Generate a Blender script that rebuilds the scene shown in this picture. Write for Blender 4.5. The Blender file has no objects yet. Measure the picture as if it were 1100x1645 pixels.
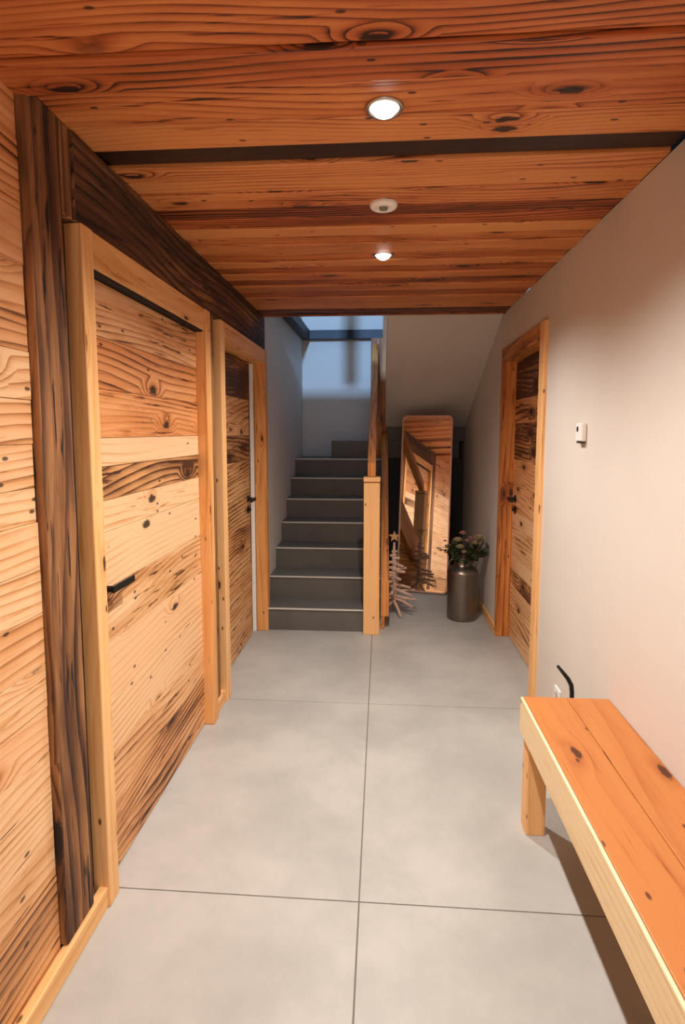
import bpy, math, random
from mathutils import Vector, Matrix
S = bpy.context.scene
C = S.collection
R = math.radians

# ------------------------------------------------------------------ camera
cam = bpy.data.cameras.new('camera'); co = bpy.data.objects.new('camera', cam); C.objects.link(co)
def cam_rot(yaw, pitch, roll):
    cy, sy, cp, sp, cr, sr = math.cos(yaw), math.sin(yaw), math.cos(pitch), math.sin(pitch), math.cos(roll), math.sin(roll)
    A = Matrix(((1,0,0),(0,0,-1),(0,1,0)))
    Ry = Matrix(((cy,0,sy),(0,1,0),(-sy,0,cy)))
    Rp = Matrix(((1,0,0),(0,cp,-sp),(0,sp,cp)))
    Rr = Matrix(((cr,-sr,0),(sr,cr,0),(0,0,1)))
    return Rr @ Rp @ Ry @ A                      # rows: right, down, forward
Q = cam_rot(.0704, .097, .0006)
M4 = Matrix((( Q[0][0], -Q[1][0], -Q[2][0], 0), (Q[0][1], -Q[1][1], -Q[2][1], 0), (Q[0][2], -Q[1][2], -Q[2][2], 1.5), (0,0,0,1)))
co.matrix_world = M4
cam.sensor_fit = 'HORIZONTAL'; cam.sensor_width = 36; cam.lens = 892.6/1100*36
cam.shift_y = -(822.5-779.7)/1100
cam.clip_start = .02
S.camera = co

# ------------------------------------------------------------------ world and exposure
w = bpy.data.worlds.new('world'); S.world = w; w.use_nodes = True
w.node_tree.nodes['Background'].inputs[0].default_value = (.5,.62,.8,1)
w.node_tree.nodes['Background'].inputs[1].default_value = .01
S.view_settings.view_transform = 'Standard'; S.view_settings.look = 'None'
S.view_settings.exposure = -0.08; S.view_settings.gamma = 1

SPOT_W = 142; FILL_W = 14; SKY_W = 290
LAMPS = [(0,1.521),(0,2.722)]
BACK_LAMPS = [(0,.32),(0,-.88)]
CEIL = 2.33
def spot(x, y, watts):
    l = bpy.data.lights.new('downlight_light', 'SPOT'); l.energy = watts; l.color = (1,.955,.90)
    l.spot_size = R(146); l.spot_blend = 1.0; l.shadow_soft_size = .022
    o = bpy.data.objects.new('downlight_light', l); C.objects.link(o); o.location = (x, y, CEIL-.03)
    return o
for x, y in LAMPS: spot(x, y, SPOT_W)
for x, y in BACK_LAMPS: spot(x, y, SPOT_W*.42)
def area(name, loc, target, sx, sy, watts, col):
    l = bpy.data.lights.new(name, 'AREA'); l.shape = 'RECTANGLE'; l.size = sx; l.size_y = sy; l.energy = watts; l.color = col
    o = bpy.data.objects.new(name, l); C.objects.link(o); o.location = loc
    o.rotation_euler = (Vector(target)-Vector(loc)).to_track_quat('-Z','Y').to_euler()
    return o
# added fill light behind the viewer for far surfaces; daylight at the upper-floor window
area('rear_fill', (0,-2.05,1.25), (0,4,1.1), 1.1, 1.9, FILL_W, (1,.93,.86))
area('upstairs_window_light', (-.35,.6,3.72), (-.4,6.25,2.2), .22, .22, SKY_W, (.30,.56,1))
area('upstairs_sky_light', (-.3,4.9,4.6), (-.4,5.4,2), 1.0, 1.0, 3, (.40,.62,1))

# ------------------------------------------------------------------ material helpers
class NT:
    def __init__(s, name):
        s.m = bpy.data.materials.new(name); s.m.use_nodes = True; s.t = s.m.node_tree
        s.t.nodes.clear(); s.out = s.t.nodes.new('ShaderNodeOutputMaterial')
        s.b = s.t.nodes.new('ShaderNodeBsdfPrincipled'); s.t.links.new(s.b.outputs[0], s.out.inputs[0])
    def put(s, sock, v):
        if hasattr(v, 'is_output') : s.t.links.new(v, sock)
        elif isinstance(v, (tuple, list)):
            sock.default_value = tuple(v)+((1,) if len(v) == 3 and sock.type == 'RGBA' else ())
        else: sock.default_value = v
    def ma(s, op, a, b=None, c=None, clamp=False):
        n = s.t.nodes.new('ShaderNodeMath'); n.operation = op; n.use_clamp = clamp
        s.put(n.inputs[0], a)
        if b is not None: s.put(n.inputs[1], b)
        if c is not None: s.put(n.inputs[2], c)
        return n.outputs[0]
    def vec(s, x, y, z):
        n = s.t.nodes.new('ShaderNodeCombineXYZ')
        for i, v in enumerate((x,y,z)): s.put(n.inputs[i], v)
        return n.outputs[0]
    def noise(s, v, scale=1, detail=2, rough=.5):
        n = s.t.nodes.new('ShaderNodeTexNoise'); s.put(n.inputs['Vector'], v)
        n.inputs['Scale'].default_value = scale; n.inputs['Detail'].default_value = detail; n.inputs['Roughness'].default_value = rough
        return n.outputs[0]
    def voro(s, v):
        n = s.t.nodes.new('ShaderNodeTexVoronoi'); n.voronoi_dimensions = '2D'; s.put(n.inputs['Vector'], v); n.inputs['Scale'].default_value = 1
        q = s.t.nodes.new('ShaderNodeSeparateXYZ'); s.t.links.new(n.outputs['Color'], q.inputs[0])
        return n.outputs['Distance'], q.outputs[0]
    def step(s, v, a, b, lo=0., hi=1.):
        n = s.t.nodes.new('ShaderNodeMapRange'); n.interpolation_type = 'SMOOTHSTEP'
        s.put(n.inputs[0], v); n.inputs[1].default_value = a; n.inputs[2].default_value = b
        n.inputs[3].default_value = lo; n.inputs[4].default_value = hi
        return n.outputs[0]
    def ramp(s, v, stops):
        n = s.t.nodes.new('ShaderNodeValToRGB'); s.put(n.inputs[0], v); e = n.color_ramp.elements
        while len(e) < len(stops): e.new(.5)
        for k, (p, c) in enumerate(stops): e[k].position = p; e[k].color = tuple(c)+(1,)
        return n.outputs[0]
    def mix(s, f, a, b, mode='MIX'):
        n = s.t.nodes.new('ShaderNodeMix'); n.data_type = 'RGBA'; n.blend_type = mode
        s.put(n.inputs[0], f); s.put(n.inputs[6], a); s.put(n.inputs[7], b)
        return n.outputs[2]
    def bump(s, h, strength, dist=.01):
        n = s.t.nodes.new('ShaderNodeBump'); n.inputs['Strength'].default_value = strength; n.inputs['Distance'].default_value = dist
        s.put(n.inputs['Height'], h); s.t.links.new(n.outputs[0], s.b.inputs['Normal'])
def lin(*c):
    return tuple((v/255/12.92 if v/255 <= .04045 else ((v/255+.055)/1.055)**2.4) for v in c)
def plain(name, col, rough=.5, metal=0., noise=0.):
    n = NT(name)
    if noise:
        g = n.t.nodes.new('ShaderNodeTexCoord')
        f = n.noise(g.outputs['Object'], 9, 4)
        n.put(n.b.inputs[0], n.mix(f, tuple(v*(1-noise) for v in col)+(1,), tuple(min(1,v*(1+noise)) for v in col)+(1,)))
    else: n.put(n.b.inputs[0], col)
    n.b.inputs['Roughness'].default_value = rough; n.b.inputs['Metallic'].default_value = metal
    return n.m
# reclaimed softwood. UV = metres (u along the grain, v across); colour attribute 'plank' = tone, hue, streakiness, seed
def wood(name, pale, mid, dark, knot, red, ringfreq=34, contrast=.5, knots=1., rough=.55, knot_u=1.7, knot_v=5.2, bump=.35, gate_at=.62, holes=.84):
    n = NT(name); t = n.t
    uv = t.nodes.new('ShaderNodeUVMap'); sp = t.nodes.new('ShaderNodeSeparateXYZ'); t.links.new(uv.outputs[0], sp.inputs[0])
    u, v = sp.outputs[0], sp.outputs[1]
    at = t.nodes.new('ShaderNodeAttribute'); at.attribute_name = 'plank'
    sc = t.nodes.new('ShaderNodeSeparateColor'); t.links.new(at.outputs['Color'], sc.inputs[0])
    tone, hue, streak, seed = sc.outputs[0], sc.outputs[1], sc.outputs[2], at.outputs['Alpha']
    sd = n.ma('MULTIPLY', seed, 61.)
    # knots
    kd, kr = n.voro(n.vec(n.ma('MULTIPLY_ADD', u, knot_u, sd), n.ma('MULTIPLY', v, knot_v), 0.))
    gate = n.step(kr, gate_at, gate_at+.02)
    halo = n.ma('MULTIPLY', n.step(kd, .34, .03), gate)
    core = n.ma('MULTIPLY', n.step(n.ma('ADD', kd, n.ma('MULTIPLY', n.noise(n.vec(n.ma('MULTIPLY',u,40),n.ma('MULTIPLY',v,60),sd)), .10)), .150, .105), gate)
    # ring field, bent by slow noise and round the knots
    wv = n.ma('MULTIPLY', n.ma('SUBTRACT', n.noise(n.vec(n.ma('MULTIPLY',u,.6), n.ma('MULTIPLY',v,2.0), sd), 1, 1.2), .5), .34)
    w2 = n.ma('MULTIPLY', n.ma('SUBTRACT', n.noise(n.vec(n.ma('MULTIPLY',u,1.6), n.ma('MULTIPLY',v,16), sd), 1, 3), .5), .012)
    f = n.ma('ADD', n.ma('ADD', v, wv), n.ma('ADD', w2, n.ma('MULTIPLY', halo, .07)))
    ring = n.ma('FRACT', n.ma('ADD', n.ma('MULTIPLY', f, ringfreq), n.ma('MULTIPLY', seed, 7.)))
    ring = n.ma('MULTIPLY', n.ma('POWER', ring, 2.6), n.step(ring, 1., .90))
    fine = n.noise(n.vec(n.ma('MULTIPLY',u,3.5), n.ma('MULTIPLY',v,190), sd), 1, 3, .65)
    blotch = n.noise(n.vec(n.ma('MULTIPLY',u,1.5), n.ma('MULTIPLY',v,11), n.ma('ADD',sd,5.)), 1, 4, .6)
    dash = n.noise(n.vec(n.ma('MULTIPLY',u,4.), n.ma('MULTIPLY',v,55), n.ma('ADD',sd,9.)), 1, 3, .6)
    var = n.step(n.noise(n.vec(n.ma('MULTIPLY',u,1.1), n.ma('MULTIPLY',v,5), n.ma('ADD',sd,2.)),1,1), .35, .65, .35, 1.)
    d = n.ma('MULTIPLY', n.ma('MULTIPLY', ring, contrast), var)
    d = n.ma('ADD', d, n.ma('MULTIPLY', n.ma('SUBTRACT', fine, .5), .34))
    d = n.ma('ADD', d, n.ma('MULTIPLY', n.ma('SUBTRACT', blotch, .5), n.ma('MULTIPLY_ADD', streak, 1.5, .5)))
    d = n.ma('ADD', d, n.ma('MULTIPLY', n.step(dash, .60, .70), n.ma('MULTIPLY', streak, 1.0)))
    d = n.ma('ADD', d, n.ma('MULTIPLY', halo, .22*knots))
    d = n.ma('ADD', d, n.ma('MULTIPLY_ADD', tone, 1.35, -.06), clamp=True)
    col = n.ramp(d, [(0., pale), (.45, mid), (.85, dark), (1., tuple(v*.55 for v in dark))])
    colr = n.mix(n.ma('MULTIPLY', hue, .85), col, n.mix(1., col, red+(1,), 'MULTIPLY'))
    col2 = n.mix(n.ma('MULTIPLY', core, .93*knots), colr, knot+(1,))
    # nail holes, shakes
    hd, hr = n.voro(n.vec(n.ma('MULTIPLY_ADD',u,6.,sd), n.ma('MULTIPLY',v,13.), 0.))
    hole = n.ma('MULTIPLY', n.step(hd, .085, .045), n.step(hr, holes, holes+.02))
    col3 = n.mix(n.ma('MULTIPLY', hole, .85*knots), col2, knot+(1,))
    n.put(n.b.inputs[0], col3)
    n.put(n.b.inputs['Roughness'], n.ma('MULTIPLY_ADD', fine, .25, rough-.12))
    h = n.ma('SUBTRACT', 0., n.ma('ADD', n.ma('MULTIPLY', ring, .6), n.ma('ADD', n.ma('MULTIPLY', fine, .6), core)))
    n.bump(h, bump, .003)
    return n.m
W_PANEL = wood('reclaimed_panel_wood', lin(236,194,148), lin(208,150,94), lin(92,50,22), lin(38,18,8), (1.0,.70,.48), 34, .80, gate_at=.66, knot_u=2.4, knot_v=5.2, holes=.78)
W_CEIL  = wood('reclaimed_ceiling_wood', lin(218,146,84), lin(180,100,48), lin(60,27,13), lin(22,10,5), (.92,.60,.45), 42, .95, rough=.5, gate_at=.50, knot_u=2.2, knot_v=6.0, holes=.76)
W_OLD   = wood('old_timber', lin(168,118,72), lin(92,56,28), lin(24,13,7), lin(16,9,5), (.95,.72,.5), 26, .7, rough=.75, bump=.9, knot_u=1.2, knot_v=3.)
W_FRAME = wood('frame_spruce', lin(240,190,130), lin(214,152,84), lin(150,88,36), lin(62,28,10), (1.0,.74,.46), 22, .42, knots=1., gate_at=.78, knot_u=3.2, knot_v=9., bump=.15)
W_BENCH = wood('oiled_bench_wood', lin(184,116,58), lin(158,86,34), lin(84,36,14), lin(66,22,8), (1.,.8,.6), 12, .34, rough=.42, gate_at=.45, knot_u=2.3, knot_v=6, holes=.72, bump=.08)
W_EDGE  = wood('pale_bench_edge', lin(236,214,172), lin(214,184,132), lin(160,122,72), lin(90,60,30), (1.,.9,.7), 40, .42, rough=.6, bump=.2)
def plaster():
    n = NT('plaster'); g = n.t.nodes.new('ShaderNodeTexCoord')
    f = n.noise(g.outputs['Object'], 3, 4); n.put(n.b.inputs[0], n.mix(f, lin(208,200,190)+(1,), lin(216,209,200)+(1,)))
    n.b.inputs['Roughness'].default_value = .9; n.bump(n.noise(g.outputs['Object'], 160, 3), .12, .002)
    return n.m
PLASTER = plaster()
def stone(name, c0, c1, rough):
    n = NT(name); g = n.t.nodes.new('ShaderNodeTexCoord')
    a = n.noise(g.outputs['Object'], 1.6, 6, .62); b = n.noise(g.outputs['Object'], 14, 5, .6)
    f = n.ma('ADD', n.ma('MULTIPLY', n.step(a, .35, .65), .65), n.ma('MULTIPLY', b, .35))
    n.put(n.b.inputs[0], n.mix(f, c0+(1,), c1+(1,)))
    n.put(n.b.inputs['Roughness'], n.ma('MULTIPLY_ADD', a, .2, rough)); n.bump(b, .05, .002)
    return n.m
TILE = stone('concrete_tile', lin(158,156,150), lin(184,181,174), .36)
STEP = stone('stair_tile', lin(84,82,78), lin(102,99,93), .4)
NOSE = plain('pale_step_nosing', lin(206,202,192), .45)
GROUT = plain('grout', lin(112,106,98), .9)
BLACK = plain('black_metal', (.006,.006,.007), .38, .3)
WHITE = plain('white_plastic', lin(238,234,228), .4)
WHITEP = plain('white_paint', lin(250,246,238), .5)
DARKGREY = plain('dark_steel', lin(46,46,50), .5, .4)
CHROME = plain('brushed_metal', lin(190,184,176), .3, 1.)

# ------------------------------------------------------------------ mesh builder
rng = random.Random(11)
class MB:
    def __init__(s): s.v = []; s.f = []; s.uv = []; s.c = []
    def face(s, pts, grain='x', pk=None, off=(0,0)):
        pk = pk or (.0,.0,.2,rng.random())
        i = len(s.v); s.v += [tuple(p) for p in pts]; s.f.append(tuple(range(i, i+len(pts))))
        a = [Vector(p) for p in pts]; nrm = (a[1]-a[0]).cross(a[2]-a[1])
        if nrm.length == 0: nrm = Vector((0,0,1))
        nrm.normalize(); g = {'x':Vector((1,0,0)),'y':Vector((0,1,0)),'z':Vector((0,0,1))}[grain] if isinstance(grain, str) else Vector(grain).normalized()
        e = g - nrm*g.dot(nrm)
        if e.length < .2: e = nrm.orthogonal()
        e.normalize(); q = nrm.cross(e)
        end = abs(g.dot(nrm)) > .8
        s.uv.append([((p.dot(e)*(.15 if end else 1))+off[0], p.dot(q)+off[1]) for p in a]); s.c.append(pk)
    def box(s, x0, x1, y0, y1, z0, z1, grain='x', pk=None):
        pk = pk or (.0,.0,.2,rng.random()); off = (rng.random()*9, rng.random()*3)
        P = [(x0,y0,z0),(x1,y0,z0),(x1,y1,z0),(x0,y1,z0),(x0,y0,z1),(x1,y0,z1),(x1,y1,z1),(x0,y1,z1)]
        for q in ((3,2,1,0),(4,5,6,7),(0,1,5,4),(1,2,6,5),(2,3,7,6),(3,0,4,7)): s.face([P[k] for k in q], grain, pk, off)
        return s
    def prism(s, poly, x0, x1, grain='y', pk=None):       # poly in (y,z), extruded along x
        pk = pk or (.0,.0,.2,rng.random()); off = (rng.random()*9, rng.random()*3); n = len(poly)
        ar = sum(poly[i][0]*poly[(i+1)%n][1]-poly[(i+1)%n][0]*poly[i][1] for i in range(n))
        if ar < 0: poly = poly[::-1]
        s.face([(x1,y,z) for y,z in poly], grain, pk, off); s.face([(x0,y,z) for y,z in poly[::-1]], grain, pk, off)
        for i in range(n):
            (a,b),(c,d) = poly[i], poly[(i+1)%n]
            s.face([(x0,a,b),(x0,c,d),(x1,c,d),(x1,a,b)], grain, pk, off)
        return s
    def tube(s, pts, rad, n=10, cap=True):
        pts = [Vector(p) for p in pts]; rad = rad if isinstance(rad, (list,tuple)) else [rad]*len(pts)
        rings = []; up = None
        for i, p in enumerate(pts):
            d = (pts[min(i+1,len(pts)-1)]-pts[max(i-1,0)]).normalized()
            if up is None: up = d.orthogonal().normalized()
            a = (up - d*up.dot(d)); a = a.normalized() if a.length > 1e-4 else d.orthogonal().normalized(); up = a
            b = d.cross(a); rings.append([p+(a*math.cos(2*math.pi*k/n)+b*math.sin(2*math.pi*k/n))*rad[i] for k in range(n)])
        i0 = len(s.v); pk = (.2,.2,.3,rng.random())
        for r in rings: s.v += [tuple(q) for q in r]
        for i in range(len(rings)-1):
            for k in range(n):
                k2 = (k+1)%n; s.f.append((i0+i*n+k, i0+i*n+k2, i0+(i+1)*n+k2, i0+(i+1)*n+k))
                s.uv.append([(i*.05,k*.01),(i*.05,k*.01+.01),(i*.05+.05,k*.01+.01),(i*.05+.05,k*.01)]); s.c.append(pk)
        if cap:
            s.f.append(tuple(i0+k for k in range(n))[::-1]); s.uv.append([(0,0)]*n); s.c.append(pk)
            j = i0+(len(rings)-1)*n; s.f.append(tuple(j+k for k in range(n))); s.uv.append([(0,0)]*n); s.c.append(pk)
        return s
    def lathe(s, prof, c=(0,0,0), n=48):                  # prof: (r,z)
        i0 = len(s.v); pk = (.2,0,.2,.5)
        for r, z in prof:
            for k in range(n): s.v.append((c[0]+max(r,1e-4)*math.cos(2*math.pi*k/n), c[1]+max(r,1e-4)*math.sin(2*math.pi*k/n), c[2]+z))
        for i in range(len(prof)-1):
            for k in range(n):
                k2 = (k+1)%n; s.f.append((i0+i*n+k, i0+i*n+k2, i0+(i+1)*n+k2, i0+(i+1)*n+k)); s.uv.append([(0,0)]*4); s.c.append(pk)
        return s
    def build(s, name, mat, parent=None, bevel=0., smooth=False, world=None, origin=None, seg=2):
        me = bpy.data.meshes.new(name); o3 = Vector(origin) if origin else Vector((0,0,0))
        me.from_pydata([tuple(Vector(v)-o3) for v in s.v], [], s.f)
        me.uv_layers.new(name='UVMap'); me.color_attributes.new('plank', 'FLOAT_COLOR', 'CORNER')
        me.uv_layers['UVMap'].data.foreach_set('uv', [q for f, uv in zip(s.f, s.uv) for k in range(len(f)) for q in uv[k]])
        me.color_attributes['plank'].data.foreach_set('color', [q for f, c in zip(s.f, s.c) for k in range(len(f)) for q in c])
        me.materials.append(mat); me.update()
        o = bpy.data.objects.new(name, me); C.objects.link(o)
        if origin: o.location = o3
        if parent:
            wl_ = Vector((0,0,0)); q_ = parent
            while q_: wl_ += q_.location; q_ = q_.parent
            o.parent = parent; o.location = o3 - wl_
        if bevel:
            import bmesh
            bm = bmesh.new(); bm.from_mesh(me); bmesh.ops.remove_doubles(bm, verts=bm.verts, dist=1e-6); bm.to_mesh(me); bm.free()
            b = o.modifiers.new('bevel','BEVEL'); b.width = bevel; b.segments = seg; b.limit_method = 'ANGLE'; b.harden_normals = False
        if smooth:
            for p in me.polygons: p.use_smooth = True
        return o
def empty(name, loc=(0,0,0)):
    o = bpy.data.objects.new(name, None); C.objects.link(o); o.location = loc; o.empty_display_size = .1; return o
def tag(o, label, cat, group=None, kind=None):
    o['label'] = label; o['category'] = cat
    if group: o['group'] = group
    if kind: o['kind'] = kind
    return o
def struct(o, label=None, cat=None):
    o['kind'] = 'structure'
    if label: o['label'] = label
    if cat: o['category'] = cat
    return o
def pk(tone=0., hue=0., streak=.2): return (tone, hue, streak, rng.random())

# ------------------------------------------------------------------ floor: large square tiles with joints
T = 1.305; X0 = -.062; Y0 = 1.642; g = .0022
m = MB()
for i in range(-2, 2):
    for j in range(-3, 5):
        xa, xb = max(X0+i*T+g, -1.10), min(X0+(i+1)*T-g, 1.06); ya, yb = max(Y0+j*T+g, -2.3), min(Y0+(j+1)*T-g, 6.45)
        if xb-xa < .02 or yb-ya < .02: continue
        m.box(xa, xb, ya, yb, -.02, 0)
floor = struct(m.build('floor', TILE, bevel=.0012), 'large pale grey concrete-look floor tiles', 'floor')
gr = MB(); gr.box(-1.1, 1.06, -2.3, 6.45, -.04, -.0025); gr.build('grout', GROUT, floor)

# ------------------------------------------------------------------ walls
XL, XR = -.885, .855
# left plank wall (near)
zs = [0,.05,.165,.287,.408,.545,.65,.77,.89,1.027,1.147,1.266,1.355,1.467,1.578,1.697,1.787,1.905,2.037,2.14,2.2,2.33]
tones = [.5,.32,.42,.18,.02,.0,.02,.06,.10,.06,.0,.02,.12,.08,.02,.30,.10,.14,.22,.30,.2]
m = MB()
for k in range(len(zs)-1):
    y = -2.2
    while y < 1.36:
        y2 = 1.36 if k % 3 else min(1.36, y+1.9+.4*rng.random())
        if 1.36-y2 < .7: y2 = 1.36
        m.box(XL-.06, XL+rng.choice((0,.002,-.002)), y, y2-.001, zs[k]+.0006, zs[k+1]-.0006, 'y', pk(tones[k]+.05*rng.random()-.02, .1+.35*rng.random()+(.3 if k > 14 else 0), .25+.3*(k < 4)+.2*rng.random()))
        y = y2
wl = struct(m.build('wall_left', W_PANEL, bevel=.001, seg=1), 'warm reclaimed plank wall left of the dark old post', 'wall')
m = MB(); m.box(-1.25, -.986, 1.30, 4.09, 0, 2.33); m.box(-1.25, -.95, -2.2, 1.30, 0, 2.33)
struct(m.build('wall_left', PLASTER), 'wall behind the timber door frames', 'wall')
m = MB(); m.box(-1.25, -.89, 4.10, 6.45, 0, 4.8)
struct(m.build('wall_left', PLASTER), 'pale plaster wall left of the stairs', 'wall')
# right wall with door opening
m = MB()
m.box(XR, 1.06, -2.3, 3.03, 0, 2.33); m.box(XR, 1.06, 4.07, 6.45, 0, 2.33); m.box(XR, 1.06, 3.03, 4.07, 2.06, 2.33)
m.box(1.0, 1.06, 3.03, 4.07, 0, 2.06)
m.box(XR, 1.06, 4.10, 6.45, 2.33, 4.8)
struct(m.build('wall_right', PLASTER), 'cream plaster wall on the right', 'wall')
m = MB(); m.box(-1.25, 1.06, 6.25, 6.45, 0, 4.8)
struct(m.build('wall_back', PLASTER), 'plaster wall at the back of the stairwell', 'wall')
# wall behind the viewer with a wooden entrance door
m = MB(); m.box(-.89, -.6, -2.3, -2.2, 0, 2.33); m.box(.6, .86, -2.3, -2.2, 0, 2.33); m.box(-.6, .6, -2.3, -2.2, 2.2, 2.33)
struct(m.build('wall_front', PLASTER), 'wall behind the viewer', 'wall')
m = MB(); m.box(-.6, .6, -2.29, -2.23, 0, 2.2, 'z', pk(.1,.2,.3))
struct(m.build('door_4', W_PANEL), 'wooden entrance door behind the viewer', 'door')

# ceiling boards, across the hall
ys = [-2.2,-2.0,-1.8,-1.62,-1.4,-1.22,-1.0,-.8,-.6,-.4,-.22,0,.2,.4,.58,.76,.93,1.085,1.258,1.374,1.560,1.697,1.808,1.905,2.002,2.134,2.24,2.34,2.44,2.537,2.681,2.79,2.885,3.0,3.111,3.24,3.377,3.52,3.694,3.877,4.03]
m = MB()
cut = {}
CT = {16:(.22,.5,.3,-.01), 17:(.16,.55,.4,-.012), 18:(.26,.55,.25,-.024), 19:(.12,.42,.75,0), 20:(-.04,.15,.5,0), 21:(2.,.0,.1,.012), 22:(-.02,.1,.3,0), 23:(-.06,.05,.3,.0), 24:(.10,.2,.6,-.004), 25:(.46,.75,.3,.0), 26:(.30,.75,.3,.0), 27:(-.12,.0,.2,-.006), 28:(.20,.3,.5,0), 29:(.05,.2,.6,-.006), 30:(.30,.5,.5,0), 31:(.0,.2,.3,-.005),32:(.34,.5,.4,0),33:(.06,.3,.3,-.004),34:(.3,.6,.3,0),35:(.1,.3,.3,-.004),36:(.3,.5,.3,0),37:(.1,.3,.3,-.004),38:(.02,.3,.3,0)}
for k in range(len(ys)-1):
    t0, h0, s0, dz = CT.get(k, (.05+.2*rng.random(), .2+.5*rng.random(), .25+.3*rng.random(), rng.choice((0,-.005,-.01))))
    if k == 39: t0 = .55
    m.box(-.96, XR-.001, ys[k]+.0016, ys[k+1]-.0016, CEIL+dz, CEIL+.09, 'x', pk(t0, h0, s0))
struct(m.build('ceiling', W_CEIL, bevel=.004, seg=2), 'reclaimed orange-brown plank ceiling', 'ceiling')
m = MB(); m.box(-.96, XR-.001, -2.2, 4.03, CEIL+.091, 2.62); struct(m.build('ceiling', PLASTER), 'slab above the plank ceiling', 'ceiling')
m = MB(); m.box(-.889, XR-.001, 4.031, 4.055, CEIL-.012, 2.62, 'x', pk(.35,.5,.3))
struct(m.build('trim_1', W_CEIL, bevel=.002), 'dark wooden edge strip closing the plank ceiling', 'trim')

# skirting
m = MB(); m.box(XL+.004, -.852, -2.2, 1.60, 0, .068, 'y', pk(.06,.15,.25))
struct(m.build('baseboard_left', W_FRAME, bevel=.004), 'light wood skirting below the plank wall and old post', 'baseboard')
m = MB(); m.box(-.895, -.857, 2.742, 2.918, 0, .068, 'y', pk(.06,.15,.25))
struct(m.build('baseboard_left', W_FRAME, bevel=.004), 'short light wood skirting between the two left doors', 'baseboard')
m = MB(); m.box(.838, XR-.0005, 4.06, 6.24, 0, .07, 'y', pk(.1,.2,.25))
struct(m.build('baseboard_right', W_FRAME, bevel=.004), 'wood skirting on the right wall behind the milk churn', 'baseboard')

# ------------------------------------------------------------------ old timbers
m = MB(); q_ = pk(.22,.2,.8); m.box(-.984, -.862, 1.362, 1.505, .069, 2.328, 'z', q_); m.box(-.984, -.864, 1.5051, 1.560, 2.086, 2.328, 'z', q_)
tag(m.build('timber_post', W_OLD, bevel=.006, seg=3), 'dark weathered timber post between the plank wall and the first left door', 'post')
m = MB(); m.box(-.984, -.895, 1.506, 1.565, .069, 2.075, 'z', pk(.6,.2,.6))
struct(m.build('trim_2', W_OLD), 'dark recessed strip beside the old post', 'trim')
m = MB(); m.box(-.984, -.858, 1.561, 4.098, 2.085, 2.328, 'y', pk(.36,.15,.8))
tag(m.build('timber_beam', W_OLD, bevel=.007, seg=3), 'dark old timber beam running above both left doors', 'beam')
m = MB(); m.box(-.984, -.866, 2.742, 2.86, .069, 2.083, 'z', pk(.1,.15,.6))
tag(m.build('timber_post', W_OLD, bevel=.005), 'narrow brown timber post between the two left doors', 'post')
m = MB(); m.box(-.984, -.892, 2.862, 2.918, .069, 2.083, 'z', pk(.55,.1,.4))
struct(m.build('trim_3', W_OLD), 'dark gap strip beside the second left door frame', 'trim')

# ------------------------------------------------------------------ doors
def planks(m, x0, x1, ya, yb, edges, spec, sub=None):
    for k in range(len(edges)-1):
        t, h, s = spec[k]
        m.box(x0, x1+rng.choice((0,.0015,-.0015)), ya, yb, edges[k]+.0007, edges[k+1]-.0007, 'y', pk(t,h,s))
def lever(parent, x, y, z, sgn, dirx, label=None):
    # rose plate, stub, lever arm and lower key plate; sgn: arm direction along y, dirx: out of the door
    hb = MB()
    hb.tube([(x,y,z),(x+dirx*.009,y,z)], .026, 24)
    hb.tube([(x,y,z),(x+dirx*.050,y,z)], .0105, 12)
    xa, xb = sorted((x+dirx*.046, x+dirx*.058)); ya, yb = sorted((y-sgn*.011, y+sgn*.138)); hb.box(xa, xb, ya, yb, z-.0115, z+.0115)
    h = hb.build('handle', BLACK, parent, bevel=.0025)
    kb = MB(); kb.tube([(x,y,z-.078),(x+dirx*.009,y,z-.078)], .026, 24)
    kb.tube([(x+dirx*.009,y,z-.078),(x+dirx*.022,y,z-.078)], .010, 12)
    kb.build('key_plate', BLACK, parent)
    return h
# door 1
d1 = struct(empty('door_1', (-.87,2.16,0)), 'near left door of wide reclaimed planks with black lever handle', 'door')
m = MB()
planks(m, -.938, -.897, 1.60, 2.685, [.004,.13,.27,.42,.60,.80,.985,1.17,1.275,1.385,1.478,1.635,1.80,1.972],
  [(.28,.35,.8),(.30,.4,.85),(.14,.25,.6),(-.06,.15,.1),(-.04,.3,.1),(.26,-.0,.8),(-.12,.1,.05),(-.02,.1,.5),(.46,.0,.6),(-.16,.0,.1),(.24,1.,.35),(.22,.95,.3),(.18,.35,.9)])
m.build('door_leaf', W_PANEL, d1, bevel=.0012, seg=1)
m = MB(); m.box(-.98, -.845, 1.566, 1.628, .0, 2.083, 'z', pk(.10,.1,.3)); m.build('door_jamb', W_FRAME, d1, bevel=.004)
m = MB(); m.box(-.98, -.845, 2.668, 2.741, .0, 2.083, 'z', pk(.14,.55,.3)); m.build('door_jamb', W_FRAME, d1, bevel=.004)
m = MB(); m.box(-.98, -.852, 1.629, 2.667, 1.982, 2.083, 'y', pk(.08,.25,.45)); m.build('door_head', W_FRAME, d1, bevel=.003)
m = MB(); m.box(-.938, -.862, 1.629, 2.667, 1.974, 1.9815, 'y', pk(1.,.2,.2)); e = m.build('head_shade', W_OLD, d1); e['label'] = 'strip painted dark as the shade under the door head'  # dark strip stands in for the unlit underside of the head
lever(d1, -.897, 1.672, 1.0, 1, 1)
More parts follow.
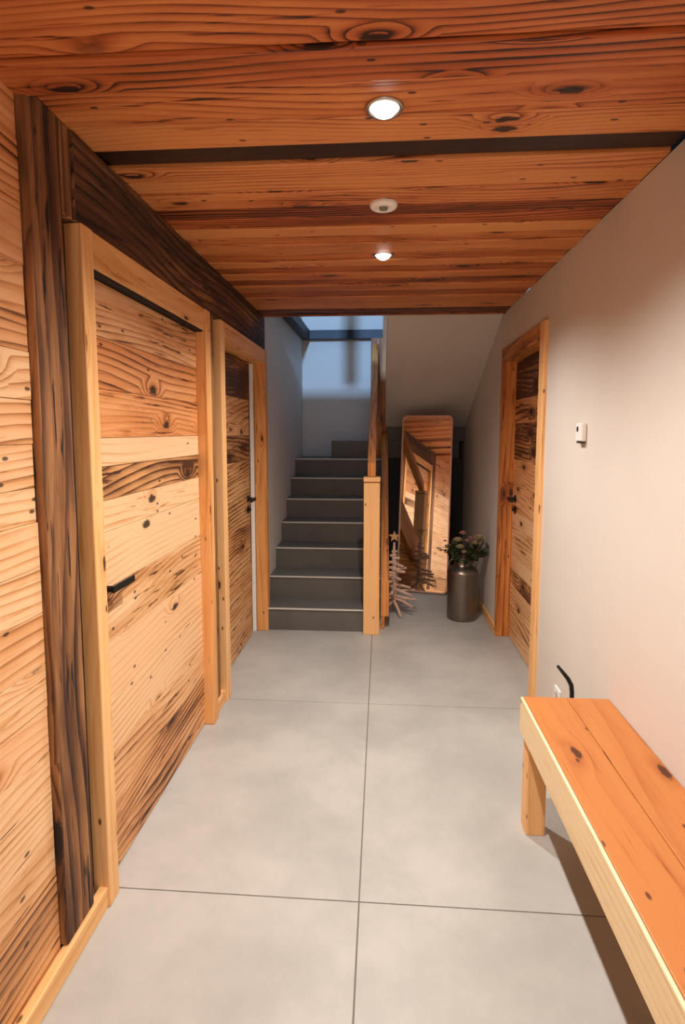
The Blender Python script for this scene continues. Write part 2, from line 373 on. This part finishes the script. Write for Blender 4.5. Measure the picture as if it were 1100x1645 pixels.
# door 2
d2 = struct(empty('door_2', (-.87,3.5,0)), 'far left door of darker reclaimed planks beside the stairs', 'door')
m = MB()
planks(m, -.984, -.95, 2.95, 3.95, [.004,.17,.38,.53,.68,.845,1.05,1.17,1.30,1.47,1.72,1.975],
  [(.2,.1,.5),(.24,.1,.6),(.30,.1,.5),(.22,.1,.4),(.36,.2,.7),(.28,.0,.4),(.30,.0,.4),(.38,.0,.5),(.58,.0,.7),(.25,.2,.5),(.62,.1,.7)])  # topmost plank toned dark for the shade under the head
m.build('door_leaf', W_PANEL, d2, bevel=.0012, seg=1)
m = MB(); m.box(-.98, -.845, 2.920, 2.992, 0, 2.083, 'z', pk(.0,.1,.25)); m.build('door_jamb', W_FRAME, d2, bevel=.004)
m = MB(); m.box(-.93, -.845, 4.025, 4.098, 0, 2.083, 'z', pk(.24,.65,.35)); m.build('door_jamb', W_FRAME, d2, bevel=.004)
m = MB(); m.box(-.984, -.845, 2.993, 4.024, 1.985, 2.083, 'y', pk(.12,.5,.3)); m.build('door_head', W_FRAME, d2, bevel=.003)
m = MB(); m.box(-.960, -.934, 4.012, 4.098, 0, 1.984); e = m.build('door_stop', WHITEP, d2); e['label'] = 'narrow white strip beside the door edge'
lever(d2, -.95, 3.88, 1.02, -1, 1)
# door 3 (right)
d3 = struct(empty('door_3', (.9,3.53,0)), 'right-hand door of dark and tan reclaimed planks in a wood frame', 'door')
m = MB()
planks(m, .94, .985, 3.06, 4.05, [.004,.13,.243,.405,.52,.649,.772,.936,1.12,1.306,1.554,1.72,1.99],
  [(.12,.0,.4),(.2,.1,.5),(.12,.0,.3),(.40,.1,.6),(.06,.0,.5),(.14,.0,.65),(.08,.1,.5),(.16,.6,.5),(.18,.6,.5),(.52,.5,.7),(.36,.45,.5),(.64,.1,.7)])
m.build('door_leaf', W_PANEL, d3, bevel=.0012, seg=1)
m = MB(); m.box(.835, .985, 3.000, 3.09, 0, 2.075, 'z', pk(.0,.15,.45)); m.build('door_jamb', W_FRAME, d3, bevel=.004)
m = MB(); m.box(.842, .985, 4.033, 4.075, 0, 2.075, 'z', pk(.46,.9,.5)); m.build('door_jamb', W_FRAME, d3, bevel=.003)
m = MB(); m.box(.840, .985, 3.091, 4.032, 1.985, 2.075, 'y', pk(.42,.6,.5)); m.build('door_head', W_FRAME, d3, bevel=.003)
lever(d3, .94, 3.95, 1.03, -1, -1)

# ------------------------------------------------------------------ stairs
RI = .1745; GO = .272; YS = 4.045; SX0, SX1 = -.889, -.003
st = empty('staircase', (-.45, YS, 0)); tag(st, 'grey tiled staircase with pale step edges climbing at the back left', 'stairs')
for k in range(7):
    ya = YS+k*GO; yb = ya+GO if k < 6 else 6.248
    z0 = max(0, (k-1)*RI) if k else 0
    x1 = SX1 if k else -.129
    m = MB(); m.box(SX0, x1, ya+.004, yb+ (.003 if k < 6 else 0), 0.0005, (k+1)*RI-.014); s_ = m.build('step', STEP, st)
    m = MB(); m.box(SX0, x1, ya-.004, yb+ (.003 if k < 6 else 0), (k+1)*RI-.013, (k+1)*RI); m.build('tread', STEP, s_, bevel=.002)
    m = MB(); m.box(SX0+.002, x1-.002, ya-.008, ya-.0045, (k+1)*RI-.012, (k+1)*RI+.0005); e = m.build('nosing', NOSE, s_)
m = MB(); m.box(.031, XR-.001, 5.86, 5.90, 0, 1.215)  # recess shade is put into this panel's dark colour
struct(m.build('wall_recess', plain('recess_shade_panel', lin(58,56,58), .7)), 'panel closing the recess under the stairs, coloured dark as the shade in it', 'wall')
# winder and upper flight turning back over the recess
m = MB(); m.box(-.53, .8, 5.86, 6.248, 7*RI+.001, 8*RI); m.build('step', STEP, st, bevel=.002)
m = MB(); m.box(-.1, .85, 5.86, 6.248, 8*RI+.001, 9*RI); m.build('step', STEP, st, bevel=.002)
# plaster soffit below the upper flight (closed slab)
m = MB(); m.prism([(4.057,2.362),(5.855,1.548),(5.855,2.2),(4.75,2.9),(4.057,2.9)], .036, XR-.001)
struct(m.build('ceiling', PLASTER), 'sloping plaster soffit under the upper flight', 'ceiling')

bal = empty('stair_balustrade', (-.066, 4.05, 0)); tag(bal, 'orange-brown wooden balustrade with square newel post beside the stairs', 'balustrade')
m = MB(); m.box(-.128, -.010, 3.995, 4.11, 0, 1.128, 'z', pk(-.02,.25,.1)); n0 = m.build('newel_post', W_FRAME, bal, bevel=.004)
m = MB(); m.box(-.124, -.014, 3.999, 4.106, 1.129, 1.136, 'x', pk(.6,.2,.1)); m.box(-.130, -.008, 3.993, 4.112, 1.137, 1.168, 'x', pk(-.02,.2,.1)); m.build('newel_cap', W_FRAME, n0, bevel=.002)
# sloped handrail board
sl = RI/GO
m = MB(); m.prism([(4.06,1.169),(4.06,1.27),(5.80,1.27+1.74*sl),(5.80,1.169+1.74*sl)], -.102, -.042, (0,1,sl), pk(.42,.7,.4)); m.build('handrail', W_FRAME, bal, bevel=.003)
m = MB(); m.box(-.118, .004, 5.81, 5.90, 7*RI+.001, 2.45, 'z', pk(.6,.6,.5)); m.build('upper_newel_post', W_FRAME, bal, bevel=.003)
m = MB(); m.prism([(4.115,.10),(4.115,.38),(5.855,.38+1.74*sl),(5.855,.10+1.74*sl)], .0005, .062, (0,1,sl), pk(.36,.75,.3)); p_ = m.build('stringer', W_FRAME, bal, bevel=.003); p_['label'] = 'darker wooden stringer board rising behind the newel'
m = MB(); m.box(.001, .042, 5.80, 5.85, 1.50, 2.9, 'z', pk(.5,.8,.3)); m.build('slim_post', W_FRAME, bal, bevel=.002)
m = MB(); m.prism([(4.115,0),(4.115,.099),(5.855,.099+1.74*sl),(5.855,0)], .002, .030, 'y', pk(.45,.6,.4)); m.build('side_panel', W_FRAME, bal)

# dark ledge of the upper floor round the stairwell
m = MB(); m.box(-.889, -.80, 4.10, 6.249, 2.505, 2.60); m.box(-.80, .0, 6.17, 6.249, 2.505, 2.60)
struct(m.build('trim_4', DARKGREY, bevel=.003), 'dark steel ledge high up round the stairwell', 'trim')
m = MB(); m.box(-.40, -.30, 4.2, 4.26, 2.62, 4.0)  # unseen post, added to throw a vertical shadow on the back wall
m.build('shadow_post', W_OLD); struct(bpy.data.objects['shadow_post'], 'unseen upper floor post added to cast the dark strip on the back wall', 'trim')
m = MB(); m.box(-1.25, 1.06, -2.3, 6.45, 4.8, 4.9); struct(m.build('ceiling', PLASTER), 'upper floor ceiling over the stairwell', 'ceiling')

# ------------------------------------------------------------------ ceiling fittings
GLOW = NT('lamp_glow'); GLOW.b.inputs['Emission Color'].default_value = (1,.97,.92,1); GLOW.b.inputs['Emission Strength'].default_value = 14
def downlight(x, y, label):
    e = empty('recessed_downlight', (x,y,CEIL)); tag(e, label, 'ceiling light', 'recessed ceiling downlights')
    m = MB(); m.lathe([(.036,-.002),(.040,-.007),(.047,-.007),(.050,-.003),(.050,0)], (x,y,CEIL)); m.build('trim_ring', CHROME, e, smooth=True)
    m = MB(); m.lathe([(0,-.024),(.014,-.0225),(.026,-.016),(.034,-.007),(.036,-.002)], (x,y,CEIL)); m.build('lens', GLOW.m, e, smooth=True)
downlight(0,1.521,'bright recessed downlight nearest the viewer in the plank ceiling')
downlight(0,2.722,'bright recessed downlight further back, towards the stairs')
e = empty('smoke_detector', (0,2.125,CEIL)); tag(e, 'small round white detector between the two ceiling downlights', 'smoke detector')
m = MB(); m.lathe([(.050,0),(.051,-.008),(.046,-.016),(.028,-.020),(.020,-.014),(0,-.014)], (0,2.125,CEIL-.002)); m.build('housing', WHITE, e, smooth=True)
m = MB(); m.lathe([(.017,-.012),(.014,-.022),(0,-.024)], (0,2.125,CEIL-.002)); m.build('sensor', plain('grey_sensor', lin(120,110,96), .4), e, smooth=True)

# ------------------------------------------------------------------ bench
b = empty('bench', (.7,1.2,0)); tag(b, 'long orange-topped wooden bench with pale sawn edge along the right wall', 'bench')
BT = .505
def bench_plank(x0, x1, y0, y1, seed):
    m = MB(); m.box(x0, x1, y0, y1, BT-.022, BT, 'y', (.02,.15,.25,seed)); return m
m = bench_plank(.540, .6975, .15, 2.055, .31); m.build('seat_plank', W_BENCH, b, bevel=.003)
m = bench_plank(.699, .869-.016, .15, 2.055, .77); m.build('seat_plank', W_BENCH, b, bevel=.003)
m = MB(); q_ = pk(.0,.0,.5); m.prism([(.15,BT-.132),(2.053,BT-.132),(2.053,BT-.001),(.15,BT-.001)], .529, .5395, 'y', q_); m.box(.5396, .575, .15, 2.053, BT-.132, BT-.0225, 'y', q_)
m.build('front_rail', W_EDGE, b, bevel=.003)['label'] = 'pale sawn front edge'
m = MB(); m.box(.576, .852, 1.99, 2.053, BT-.132, BT-.0225, 'x', pk(.05,.1,.2)); m.build('end_rail', W_FRAME, b, bevel=.002)
m = MB(); m.box(.815, .852, .15, 1.989, BT-.132, BT-.0225, 'y', pk(.05,.1,.2)); m.build('back_rail', W_FRAME, b, bevel=.002)
for x0, x1 in ((.545,.615),(.775,.845)):
    for y0, y1 in ((2.04,2.112),(.22,.292)):
        if y1 > 2: y0, y1 = 1.98, 2.052
        m = MB(); m.box(x0, x1, y0, y1, 0, BT-.133, 'z', pk(.03,.15,.15)); m.build('leg', W_FRAME, b, bevel=.003)

# ------------------------------------------------------------------ right wall small things
e = empty('wall_controller', (XR,2.44,1.495)); tag(e, 'small white wall controller with a black button beside the right door', 'wall controller')
m = MB(); m.box(XR-.022, XR-.0005, 2.40, 2.472, 1.458, 1.535); m.build('housing', WHITE, e, bevel=.006, seg=3)
m = MB(); m.box(XR-.0245, XR-.0221, 2.440, 2.456, 1.500, 1.520); m.build('button', BLACK, e, bevel=.001)
m = MB(); m.box(XR-.020, XR-.004, 2.410, 2.462, 1.450, 1.4575); m.build('dark_base_strip', DARKGREY, e)  # dark strip along the underside of the housing
e = empty('wall_socket', (XR,2.62,.25)); tag(e, 'tiny white wall socket low down behind the bench end', 'socket')
m = MB(); m.box(XR-.010, XR-.0005, 2.585, 2.665, .20, .275); m.build('cover_plate', WHITE, e, bevel=.003)
m = MB(); m.tube([(XR-.0115,2.625,.238),(XR-.0101,2.625,.238)], .019, 20); m.build('socket_well', plain('socket_grey', lin(180,176,170), .5), e)
rd = MB(); rd.tube([(.80,2.26,0),(.80,2.26,.02),(.792,2.26,.30),(.788,2.255,.43),(.782,2.25,.465),(.765,2.245,.495),(.722,2.24,.548)], [.020,.012,.009,.009,.0095,.009,.006], 12)
tag(rd.build('bent_rod', BLACK, smooth=True, origin=(.80,2.26,0)), 'black bent rod sticking up behind the far end of the bench', 'rod')

# ------------------------------------------------------------------ mirror
def rounded(w, h, r, n=8):
    pts = []
    for cx, cz, a0 in ((w/2-r, h-r, 0), (-w/2+r, h-r, 90), (-w/2+r, r, 180), (w/2-r, r, 270)):
        for k in range(n+1):
            a = R(a0+90*k/n); pts.append((cx+r*math.cos(a), cz+r*math.sin(a)))
    return pts
me = empty('standing_mirror', (.386,5.10,.0)); tag(me, 'tall rounded mirror in a thin metal frame leaning under the stair soffit', 'mirror')
MW, MH = .475, 1.66
def extr(poly_o, poly_i, y0, y1):
    m = MB(); n = len(poly_o)
    for i in range(n):
        a, b_, c, d = poly_o[i], poly_o[(i+1)%n], poly_i[(i+1)%n], poly_i[i]
        F = lambda p, y: (p[0], y, p[1])
        m.face([F(a,y0),F(b_,y0),F(c,y0),F(d,y0)][::-1]); m.face([F(a,y1),F(b_,y1),F(c,y1),F(d,y1)])
        m.face([F(a,y0),F(a,y1),F(b_,y1),F(b_,y0)]); m.face([F(d,y0),F(c,y0),F(c,y1),F(d,y1)])
    return m
po = rounded(MW, MH, .045); pi_ = [(x*(MW-.024)/MW, .012+z*(MH-.024)/MH) for x, z in po]
fr = extr(po, pi_, -.012, .012)
fro = fr.build('frame', plain('mirror_frame_metal', lin(214,176,150), .45, .6), None); fro.parent = me
m = MB(); m.face([(x,-.004,z) for x, z in pi_][::-1]); m.face([(x,.010,z) for x, z in pi_])
for i in range(len(pi_)):
    a, b_ = pi_[i], pi_[(i+1)%len(pi_)]; m.face([(a[0],-.004,a[1]),(a[0],.010,a[1]),(b_[0],.010,b_[1]),(b_[0],-.004,b_[1])])
gl = m.build('glass', plain('mirror_glass', (.92,.93,.92), .01, 1.), None); gl.parent = me
me.rotation_euler = (R(-8.3), 0, R(-12.4)); me.location = (.380,5.10,.006)

# ------------------------------------------------------------------ milk churn and flowers
CX, CY = .655, 4.43
ch = empty('milk_churn', (CX,CY,0)); tag(ch, 'brushed metal milk churn used as a vase beside the mirror', 'milk churn')
m = MB(); m.lathe([(0,.012),(.100,.012),(.108,0),(.118,.004),(.121,.02),(.121,.372),(.123,.378),(.121,.386),(.118,.392),(.100,.412),(.080,.428),(.069,.440),(.066,.452),(.066,.488),(.073,.494),(.074,.500),(.068,.500),(.062,.490),(.062,.44),(.10,.39),(.112,.36),(.112,.02),(0,.02)], (CX,CY,0), 56)
churn_m = NT('churn_metal'); g_ = churn_m.t.nodes.new('ShaderNodeTexCoord')
churn_m.put(churn_m.b.inputs[0], churn_m.mix(churn_m.noise(g_.outputs['Object'], 12, 4), lin(124,114,104)+(1,), lin(156,146,134)+(1,)))
churn_m.b.inputs['Metallic'].default_value = 1; churn_m.b.inputs['Roughness'].default_value = .33
m.build('body', churn_m.m, ch, smooth=True)
for sg in (-1, 1):
    m = MB(); m.tube([(CX+sg*.064,CY,.475),(CX+sg*.090,CY,.478),(CX+sg*.108,CY,.455),(CX+sg*.105,CY,.425),(CX+sg*.094,CY,.412)], .006, 8); m.build('handle', churn_m.m, ch, smooth=True)
fl = empty('flower_arrangement', (CX,CY,.45)); tag(fl, 'arrangement of green foliage and cream and pink blossoms in the milk churn', 'flowers')
GREEN = plain('foliage_green', lin(52,72,40), .6, 0, .5); STEM = plain('stem_brown', lin(86,60,38), .8)
CREAM = plain('cream_petals', lin(190,172,132), .7, 0, .15); PINK = plain('pink_petals', lin(196,142,132), .7, 0, .15); BERRY = plain('rust_buds', lin(120,62,40), .6)
rr = random.Random(5)
def leafy(tip, nleaf, L):
    stem = MB(); base = Vector((CX+rr.uniform(-.03,.03), CY+rr.uniform(-.03,.03), .40)); mid = base.lerp(tip, .5)+Vector((0,0,.045))
    P = [base.lerp(mid, t/5).lerp(mid.lerp(tip, t/5), t/5) for t in range(6)]; P[0] = base
    stem.tube(P, [.003]*5+[.0015], 5)
    return P, stem
lf = MB(); sm = MB()
tips = []
for k in range(26):
    a = rr.uniform(0, 2*math.pi); rad = rr.uniform(.08,.19); tips.append(Vector((CX+rad*math.cos(a)*1.05, CY+rad*math.sin(a)*.8, rr.uniform(.50,.64))))
tips += [Vector((.462,4.40,.575)), Vector((.50,4.38,.60)), Vector((.845,4.40,.60)), Vector((.82,4.36,.57)), Vector((.56,4.33,.53)), Vector((.74,4.33,.53))]
for tip in tips:
    P, stv = leafy(tip, 6, .05); sm.v, sm.f, sm.uv, sm.c = sm.v, sm.f, sm.uv, sm.c
    off = len(sm.v); sm.v += stv.v; sm.f += [tuple(i+off for i in f) for f in stv.f]; sm.uv += stv.uv; sm.c += stv.c
    for j in range(24):
        t = rr.uniform(.45, 1.0); i = min(4, int(t*5)); q = P[i].lerp(P[i+1], t*5-i)
        d = Vector((rr.gauss(0,1), rr.gauss(0,1), rr.gauss(.2,.6))).normalized()*rr.uniform(.022,.045)
        sd = d.cross(Vector((rr.gauss(0,.3),rr.gauss(0,.3),1))).normalized()*d.length*.28; up = d.cross(sd).normalized()*.004
        lf.face([q, q+d*.45+sd+up, q+d, q+d*.45-sd+up])
sto = sm.build('stem', STEM, fl); 
lfo = lf.build('foliage', GREEN, fl); lfo['kind'] = 'stuff'; 
def blossom(c, r, mat, nm='blossom'):
    m = MB()
    for lay in range(4):
        for k in range(7-lay):
            a = 2*math.pi*(k+lay*.4)/(7-lay); tilt = .15+lay*.32
            d = Vector((math.cos(a)*math.cos(tilt), math.sin(a)*math.cos(tilt), math.sin(tilt)))*r*(1-.12*lay); s_ = Vector((-math.sin(a), math.cos(a), 0))*r*.42
            q = Vector(c); up = Vector((0,0,r*.25))
            m.face([q, q+d*.55+s_-up*.4, q+d*.95+s_*.5+up*.3, q+d+up*.5, q+d*.95-s_*.5+up*.3, q+d*.55-s_-up*.4])
    return m.build(nm, mat, fl)
for c, r, mt in [((.600,4.35,.645),.034,CREAM),((.615,4.33,.595),.030,CREAM),((.645,4.32,.560),.020,CREAM),((.640,4.36,.70),.026,PINK),((.765,4.36,.665),.036,CREAM),((.735,4.35,.625),.026,CREAM),((.70,4.36,.66),.022,PINK),((.785,4.38,.635),.026,CREAM),((.530,4.36,.60),.018,PINK),((.505,4.38,.635),.014,PINK),((.67,4.34,.645),.020,PINK)]:
    blossom(c, r*1.2, mt)
for k in range(12):
    c = (CX+rr.uniform(-.13,.15), CY-.06+rr.uniform(-.03,.03), rr.uniform(.57,.68)); m = MB(); rad = .007
    m.lathe([(0,-rad),(rad*.7,-rad*.7),(rad,0),(rad*.7,rad*.7),(0,rad)], c, 8); m.build('bud', BERRY, fl, smooth=True)

# ------------------------------------------------------------------ driftwood tree
TX, TY = .108, 4.48
tr = empty('driftwood_tree', (TX,TY,0)); tag(tr, 'small tree made of driftwood sticks with a wooden star on top', 'decorative tree')
DRIFT = NT('driftwood'); g_ = DRIFT.t.nodes.new('ShaderNodeTexCoord'); DRIFT.put(DRIFT.b.inputs[0], DRIFT.mix(DRIFT.noise(g_.outputs['Object'], 30, 4), lin(176,136,110)+(1,), lin(232,204,182)+(1,))); DRIFT.b.inputs['Roughness'].default_value = .85
m = MB(); m.tube([(TX,TY,.10),(TX+.004,TY,.3),(TX-.003,TY,.45),(TX,TY,.60)], [.015,.014,.012,.009], 8); m.build('trunk', DRIFT.m, tr, smooth=True)
def stick(p, q, r, name='branch'):
    p, q = Vector(p), Vector(q); mid = p.lerp(q,.5)+Vector((rr.uniform(-.008,.008),rr.uniform(-.008,.008),rr.uniform(-.01,.01)))
    m = MB(); m.tube([p, mid, q], [r*.95, r, r*.8], 8); m.build(name, DRIFT.m, tr, smooth=True)
br = [(.525,.03,10),(.495,.04,200),(.470,.052,-10),(.440,.085,178),(.425,.09,-25),(.395,.10,150),(.375,.11,-5),(.372,.12,-40),(.345,.12,172),(.330,.10,215),(.305,.14,185),(.300,.11,-60),(.275,.13,235),(.255,.15,-5),(.235,.16,178),(.22,.17,-18),(.20,.13,-100),(.185,.19,5),(.175,.19,190),(.16,.20,-12),(.14,.19,165),(.135,.18,-25),(.30,.1,80),(.2,.14,60),(.38,.08,100)]
for z, L, a in br:
    a = R(a); dz = rr.uniform(-.045,.02)*L/.12
    stick((TX-math.cos(a)*.02, TY-math.sin(a)*.02, z-dz*.1), (TX+math.cos(a)*L*.92, TY+math.sin(a)*L*.92, z+dz), .0125)
for dx, dy in ((.055,-.10),(-.11,-.05),(.0,.11)):
    stick((TX-dx*.1,TY-dy*.1,.125),(TX+dx,TY+dy,.009), .0125, 'foot')
m = MB(); sp_ = []
for k in range(10):
    a = R(90+36*k); r_ = .048 if k % 2 == 0 else .021; sp_.append((TX+r_*math.cos(a), .648+r_*math.sin(a)))
m.face([(x,TY-.006,z) for x,z in sp_][::-1]); m.face([(x,TY+.006,z) for x,z in sp_])
for i in range(10):
    a, b_ = sp_[i], sp_[(i+1)%10]; m.face([(a[0],TY-.006,a[1]),(b_[0],TY-.006,b_[1]),(b_[0],TY+.006,b_[1]),(a[0],TY+.006,a[1])][::-1])
m.build('star', plain('star_wood', lin(196,150,96), .7), tr)
